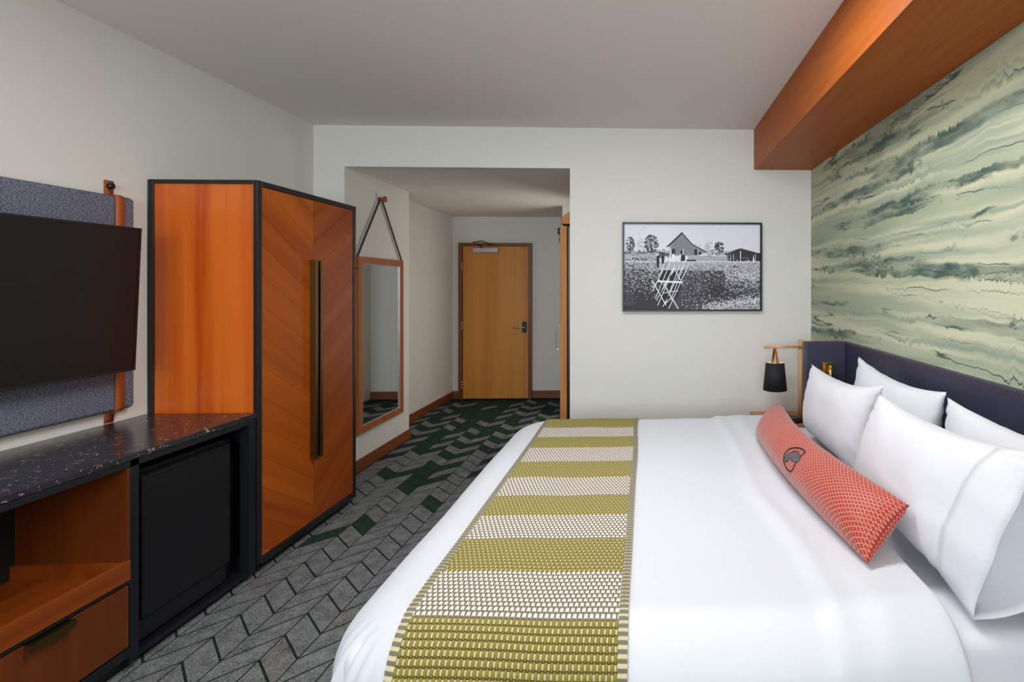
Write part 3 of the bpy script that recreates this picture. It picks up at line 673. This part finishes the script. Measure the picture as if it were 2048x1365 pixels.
shade=finish('shade',sh,[M['blackshade'],M['shadein']],lp,True)
dk=bmesh.new(); bmesh.ops.create_circle(dk,cap_ends=True,segments=32,radius=.066,matrix=Matrix.Translation(c0+Vector((0,0,.984))))
finish('diffuser',dk,M['shadein'],shade)
for dx,dy in((-.014,.012),(.014,-.014)):
    bm=bmesh.new(); a=c0+Vector((0,.003,1.119)); b=c0+Vector((dx,dy*2.2,.985))
    s=Vector((.007,0,0)); t=Vector((0,.0015,0))
    vs=[bm.verts.new(p+s*i*(1 if p is a else 1.5)+t*j) for p in (a,b) for i,j in((-1,-1),(1,-1),(1,1),(-1,1))]
    for q in((0,1,2,3),(7,6,5,4),(0,4,5,1),(1,5,6,2),(2,6,7,3),(3,7,4,0)): bm.faces.new([vs[i] for i in q])
    finish('hanger_strap',bm,M['brass'] if dx<0 else M['leather'],lp)

# ------------------------------------------------------------------ bed
bed=thing('bed','king bed base and mattress under white bedding','bed',(.28,2.38,0))
box('base',(-.74,1.33,1.38,3.38,.06,.34),M['navy'],bed,.01,2)
for x in(-.68,1.25):
    for y in(1.45,3.3): box('leg',(x-.03,x+.03,y-.03,y+.03,0,.06),M['black'],bed)
ms=box('mattress',(-.78,1.334,1.335,3.415,.34,.645),M['linen'],bed,.05,5,True)
tag(ms,'mattress in a tight white sheet')
# drape map: flat (x,y) -> point on a rounded slab that falls over the foot and both sides
XF,YNr,YFr=-.862,1.262,3.552; RR=.17; RC=.11; TOP=.700
cxa=XF+RR+RC; cya=YNr+RR+RC; cyb=YFr-RR-RC
def sst(a,b,x):
    t=min(1,max(0,(x-a)/(b-a))); return t*t*(3-2*t)
def drape(x,y,h=0,folds=True):
    qx=max(x,cxa); qy=min(max(y,cya),cyb)
    vx,vy=x-qx,y-qy; e=math.hypot(vx,vy); pn=2+6*sst(RC,RC+RR*2,e); L=(abs(vx)**pn+abs(vy)**pn)**(1/pn)
    top=TOP+.010*noise.noise(Vector((x*1.3,y*1.3,4)))+.0035*noise.noise(Vector((x*5,y*3,9)))
    # folded-back band towards the pillows
    edge=.445+.035*noise.noise(Vector((1,y*1.6,2)))+.03*sst(2.2,1.7,y)
    band=sst(edge-.022,edge+.03,x); top+=.021*band
    top+=-.006*math.exp(-((x-edge-.085)/.05)**2)+.005*math.exp(-((x-edge-.15)/.04)**2)*(.5+noise.noise(Vector((x*2,y*2,7))))
    if e<1e-9: return Vector((x,y,top+h))
    nx,ny=vx/e,vy/e
    if L<=RC:
        return Vector((qx+nx*L,qy+ny*L,top+h))
    s=L-RC; a=min(s/RR,PI/2); 
    rr=RC+(RR+h)*math.sin(a); z=top+h-(RR+h)*(1-math.cos(a))
    if s>RR*PI/2:
        dn=s-RR*PI/2; z-=dn; 
    corner=min(abs(nx),abs(ny))*1.414
    th=math.atan2(ny,nx)
    fold=sst(.10,.5,s)*(corner**1.2*.03*math.sin(th*17+1.5*noise.noise(Vector((x*4,y*4,0))))+.012*noise.noise(Vector((x*4,y*4,1.5))))
    fold+=sst(.05,.16,s)*corner**3*.012*math.sin(th*34+2)
    rr+=fold+.02*sst(.2,.6,s)
    return Vector((qx+nx*rr,qy+ny*rr,z))
def gridmesh(name,P,nu,nv,m,parent=None,mats=None):
    V=np.array([P(i,j) for j in range(nv) for i in range(nu)],dtype=np.float32)
    idx=np.arange(nu*nv).reshape(nv,nu)
    F=np.stack([idx[:-1,:-1],idx[:-1,1:],idx[1:,1:],idx[1:,:-1]],-1).reshape(-1,4)
    me=bpy.data.meshes.new(name); me.vertices.add(len(V)); me.vertices.foreach_set('co',V.ravel())
    me.loops.add(F.size); me.loops.foreach_set('vertex_index',F.ravel().astype(np.int32))
    me.polygons.add(len(F)); me.polygons.foreach_set('loop_start',np.arange(0,F.size,4,dtype=np.int32))
    me.polygons.foreach_set('use_smooth',np.ones(len(F),dtype=bool))
    for x in (m if isinstance(m,(list,tuple)) else [m]): me.materials.append(x)
    if mats is not None: me.polygons.foreach_set('material_index',mats.astype(np.int32).ravel())
    me.update(calc_edges=True); me.validate()
    o=bpy.data.objects.new(name,me); C.objects.link(o)
    if parent: o.parent=parent
    return o
XE=.80
DROP=.50
xs=list(np.linspace(XF+RR-RR*PI/2-.30+.0,cxa,52))+list(np.linspace(cxa+.02,XE,62))
ylo=YNr+RR-RR*PI/2-.30; yhi=YFr-RR+RR*PI/2+.22
yy=list(np.linspace(ylo,cya,54))+list(np.linspace(cya+.025,cyb,66))+list(np.linspace(cyb+.02,yhi,36))
nu,nv=len(xs)+5,len(yy)
def duvP(i,j):
    y=yy[j]
    if i<len(xs):
        x=xs[i]; wob=.012*noise.noise(Vector((0,y*2.3,3)))
        if x>.7: x+=wob*(x-.7)/.1
        p=drape(x,y); 
        return p
    k=i-len(xs)+1; x=XE+.012*noise.noise(Vector((0,y*2.3,3)))
    p=drape(x,y); a=k/5*PI*.5
    return p+Vector((.022*math.sin(a),0,-.060*(1-math.cos(a))))
dv=gridmesh('duvet',duvP,nu,nv,M['duvet'])
# normals face outwards (u = +x, v = +y gives +z); thickness goes inwards
sm=dv.modifiers.new('thick','SOLIDIFY'); sm.thickness=.012; sm.offset=-1
tag(dv,'white duvet draped over the bed with its top folded back','duvet')

# ------------------------------------------------------------------ knitted throw
TX0,TX1=-.640,-.044
sw=(TX1-TX0)/40; rh=.0185; sp=6
bound=[3.426,3.197,2.988,2.787,2.567,2.367,2.17,1.972,1.79,1.596,1.385]
tl,thh=1.05,3.70
nrow=int((thh-tl)/rh); NU=40*sp+1; NV=nrow*sp+1
def stripe(y,x):
    y=y
    n=sum(1 for b in bound if y<b)   # 0 above the first
    return n%2==1 or n==0             # True = olive
def stitch(i,j):
    """returns height 0..1 and kind for grid node (i,j)"""
    u=i/sp; v=j/sp; r=int(math.floor(v)); off=.5*(r%2)
    fu=(u+off)%1-.5; fv=v%1-.5
    d=(fu/.46)**2+(fv/.52)**2
    return max(0,1-d),fu,fv
def tP(i,j):
    x=TX0+(TX1-TX0)*i/(NU-1); y=tl+(thh-tl)*j/(NV-1)
    y-=.012*noise.noise(Vector((x*3,y*1.5,5)))+.028*(x-(TX0+TX1)/2)/.6*sst(2.4,1.3,y)
    x2=x+.010*noise.noise(Vector((0,y*1.7,8)))
    u=i/sp
    if u<1.6 or u>38.4:
        h=.35+.6*abs(math.sin(j/sp*PI))*(1-abs((u%1.6)/.8-1)*.5)
    else: h=stitch(i,j)[0]**.6
    return drape(x2,y,.006+.0055*h)
mats=np.zeros((NV-1,NU-1),dtype=np.int32)
for j in range(NV-1):
    for i in range(NU-1):
        u=(i+.5)/sp; v=(j+.5)/sp; r=int(v); off=.5*(r%2)
        x=TX0+(TX1-TX0)*(i+.5)/(NU-1); y=tl+(thh-tl)*(int(v)+.5)*sp/(NV-1)
        ol=stripe(y,x); fu=(u+off)%1-.5; fv=v%1-.5; d=(fu/.38)**2+(fv/.38)**2
        if u<1.6 or u>38.4: mats[j,i]=(3 if (int(v*2)%2) else 1)
        elif ol: mats[j,i]= 4 if (abs(fu)>.34 and abs(fv)<.30) else (5 if (abs(fv)>.34 and abs(fu)>.2) else 2)
        else: mats[j,i]=0 if d<1.05 else 1
tw=gridmesh('knit_throw',tP,NU,NV,[M['creamyarn'],M['greyyarn'],M['oliveyarn'],M['paleyarn'],M['paleyarn'],M['brownyarn']],mats=mats)
tag(tw,'chunky knitted bed throw in olive and cream stripes across the duvet','throw')

# ------------------------------------------------------------------ pillows
def cushion(name,A,B,Cc,D,front,back,m,parent=None,nu=40,nv=30,pu=3,pv=2.4,pinch=.045,seed=0,wr=.006,sag=.15,expo=.55,bow=(0,0,0)):
    """A=u0v0 B=u1v0 C=u1v1 D=u0v1 corner seams (v up); bulges `front` along the normal, `back` against it"""
    A,B,Cc,D=map(Vector,(A,B,Cc,D)); N=((B-A).cross(D-A)).normalized()
    lu=((B-A).length+(Cc-D).length)/2; lv=((D-A).length+(Cc-B).length)/2
    def S_(u,v,side):
        if u in(0,1) or v in(0,1): pass
        b=(A*(1-u)+B*u)*(1-v)+(D*(1-u)+Cc*u)*v
        cu=2*u-1;cv=2*v-1
        eu=((B-A)*(1-v)+(Cc-D)*v).normalized(); ev=((D-A)*(1-u)+(Cc-B)*u).normalized()
        b-=eu*cu*abs(cu)**3*pinch*(1-cv*cv)*1.0
        b-=ev*cv*abs(cv)**3*pinch*(1-cu*cu)*1.0
        b=b+Vector(bow)*math.sin(PI*u)
        t=(max(0,1-abs(cu)**pu)**expo)*(max(0,1-abs(cv)**pv)**expo)
        t*=1-sag*cv
        amp=front if side>0 else back
        q=Vector((u*lu*4+seed,v*lv*4,seed*1.7+side))
        w=noise.noise(q)*.5+noise.noise(q*2.3)*.35+.25*noise.noise(q*5)
        edge=1-min(1,min(u,1-u,v,1-v)*7)
        rad=1.1*wr*noise.noise(Vector((u*26+seed,v*18,side)))*edge*(1 if 0<u<1 and 0<v<1 else 0)
        return b+N*side*(amp*t+wr*w*min(1,t*2)+rad)
    us=[.5-.5*math.cos(PI*i/nu) for i in range(nu+1)]; vs=[.5-.5*math.cos(PI*j/nv) for j in range(nv+1)]
    us=[.55*a+.45*i/nu for i,a in enumerate(us)]; vs=[.55*a+.45*i/nv for i,a in enumerate(vs)]
    bm=bmesh.new(); uvl=bm.loops.layers.uv.new('UVMap'); F={}
    for side in(1,-1):
        for i,u in enumerate(us):
            for j,v in enumerate(vs):
                bd=i in(0,nu) or j in(0,nv)
                if side==-1 and bd: F[side,i,j]=F[1,i,j]; continue
                F[side,i,j]=bm.verts.new(S_(u,v,side))
        for i in range(nu):
            for j in range(nv):
                q=[(i,j),(i+1,j),(i+1,j+1),(i,j+1)]
                if side<0: q=q[::-1]
                fc=bm.faces.new([F[(side,)+t] for t in q]); fc.smooth=True
                for l,t in zip(fc.loops,q):
                    vv=vs[t[1]]; vv=(vv-.5)*(1.55)  # arc length across the bulge
                    l[uvl].uv=(us[t[0]]*lu,vv*lv*(1 if side>0 else -1)+(0 if side>0 else 1))
    me=bpy.data.meshes.new(name); bm.to_mesh(me); bm.free(); me.materials.append(m)
    o=bpy.data.objects.new(name,me); C.objects.link(o)
    if parent: o.parent=parent
    return o,S_
# u runs from the far end to the near end, v upwards, so the normal faces the room
GP='plump white pillows leaning on the headboard'
p,_=cushion('pillow',(1.175,2.93,.67),(1.175,2.05,.67),(1.215,2.058,1.145),(1.215,2.925,1.172),.095,.075,M['pillow'],seed=1,wr=.009)
tag(p,'white pillow right against the headboard, back row, nearer the far wall','pillow',GP)
p,_=cushion('pillow',(1.175,2.03,.67),(1.175,1.235,.67),(1.205,1.235,1.125),(1.205,2.035,1.130),.085,.075,M['pillow'],seed=5,pinch=.03,wr=.009)
tag(p,'white pillow right against the headboard, back row, nearer the viewer','pillow',GP)
p,_=cushion('pillow',(.98,3.12,.70),(.98,2.24,.69),(1.03,2.21,1.145),(1.0,3.10,1.105),.105,.085,M['pillow'],seed=9,pinch=.05,wr=.010)
tag(p,'white front pillow standing behind the far end of the red bolster','pillow',GP)
p,SP=cushion('pillow',(.92,2.26,.70),(.915,1.43,.675),(1.01,1.33,1.138),(.972,2.13,1.127),.105,.085,M['pillow'],seed=14,pinch=.035,wr=.010)
tag(p,'white front pillow with an open pillowcase cuff beside the near end of the red bolster','pillow',GP)
# the open cuff of the pillowcase
def cuffP(i,j):
    # i: around (0..1 front layer going up, 1..2 back layer coming down), j: along
    a=i/(2*NCV); t=j/7
    vv=a*2 if a<=.5 else 2-a*2; side=1 if a<=.5 else -1
    s0=SP(.895,min(.985,max(.015,vv)),side)+Vector((0,0,0))
    nrm=Vector((-1,0,.15))*side*.003
    f0=Vector((.885,1.375,.672)); f1=Vector((1.0,1.285,1.12))
    e=f0.lerp(f1,vv); sn=math.sin(PI*vv)
    if side>0: e+=Vector((-.018*sn,-.0,0))
    else: e+=Vector((.150*sn**.6,-.055*sn**.8,-.03*sn*(1-vv)*2))
    e+=Vector((.006*noise.noise(Vector((a*9,3,t*2))),.010*noise.noise(Vector((a*8,7,1))),0))
    q=s0+nrm; tt=t
    return q.lerp(e,tt)+Vector((-.010*side*math.sin(PI*t)*sn,0,0))
NCV=24
cf=gridmesh('pillowcase_cuff',cuffP,2*NCV+1,8,M['pillow'],p)
mo=cf.modifiers.new('thick','SOLIDIFY'); mo.thickness=.003; mo.offset=0
hem=[cuffP(i,0)+Vector((-.0015,0,0)) for i in range(1,NCV)]
tube('hem_stitching',hem,.0014,M['linen'],p,6)
# red bolster
bo,SB=cushion('bolster',(.610,2.87,.746),(.668,1.54,.738),(.828,1.60,.886),(.795,3.0,.880),.105,.085,M['lattice'],nu=70,nv=30,pu=5,pv=2.2,pinch=.016,seed=21,wr=.005,sag=0,expo=.5,bow=(-.047,0,-.004))
tag(bo,'long red bolster with pale lattice and a dark embroidered emblem','cushion')

# EMBLEM
def surf(u,v,h):
    p=SB(u,v,1); n=(SB(u+.004,v,1)-SB(u-.004,v,1)).cross(SB(u,v+.01,1)-SB(u,v-.01,1)).normalized()
    return p+n*h
RING=[(0.5425,0.195),(0.54,0.235),(0.535,0.275),(0.5375,0.335),(0.545,0.41),(0.5575,0.475),(0.575,0.53),(0.5925,0.565),(0.615,0.59),(0.63,0.585),(0.6375,0.555),(0.635,0.51),(0.63,0.455)]
RING2=[(0.6275,0.33),(0.6275,0.275),(0.625,0.22),(0.6075,0.155),(0.585,0.14),(0.5725,0.14),(0.56,0.16),(0.55,0.18),(0.5425,0.195)]
BODY=[(0.5425,0.195),(0.54,0.235),(0.55,0.3),(0.5575,0.37),(0.5725,0.425),(0.59,0.46),(0.6075,0.48),(0.6275,0.46),(0.6375,0.43),(0.6375,0.38),(0.6275,0.335),(0.61,0.315),(0.595,0.3),(0.5875,0.315),(0.575,0.3),(0.5725,0.26),(0.57,0.23),(0.5575,0.22)]
EAR=[(0.5725,0.425),(0.575,0.45),(0.585,0.475),(0.5975,0.505),(0.6075,0.495),(0.6075,0.48)]
eb=bmesh.new()
def seam(pts,r):
    q=[]
    for a,b in zip(pts,pts[1:]):
        for t in (0,.5): q.append(surf(a[0]+(b[0]-a[0])*t,a[1]+(b[1]-a[1])*t,.0008))
    q.append(surf(*pts[-1],.0008)); addtube(eb,q,r,6)
seam(RING,.0034); seam(RING2,.0028); seam(EAR,.0018); seam(BODY+BODY[:1],.0014)
em=finish('embroidered_emblem',eb,M['embroidblack'],bo,True); tag(em,'dark embroidered ring-shaped emblem')
fb=bmesh.new(); cen=(.585,.36); NR=5
ringv=[]
for (u,v) in BODY:
    ringv.append([fb.verts.new(surf(cen[0]+(u-cen[0])*k/NR,cen[1]+(v-cen[1])*k/NR,.0014)) for k in range(1,NR+1)])
cv=fb.verts.new(surf(*cen,.0014))
for a,b in zip(ringv,ringv[1:]+ringv[:1]):
    fb.faces.new((cv,a[0],b[0]))
    for k in range(NR-1): fb.faces.new((a[k],a[k+1],b[k+1],b[k]))
fe=finish('embroidered_fill',fb,M['embroid'],em,True)
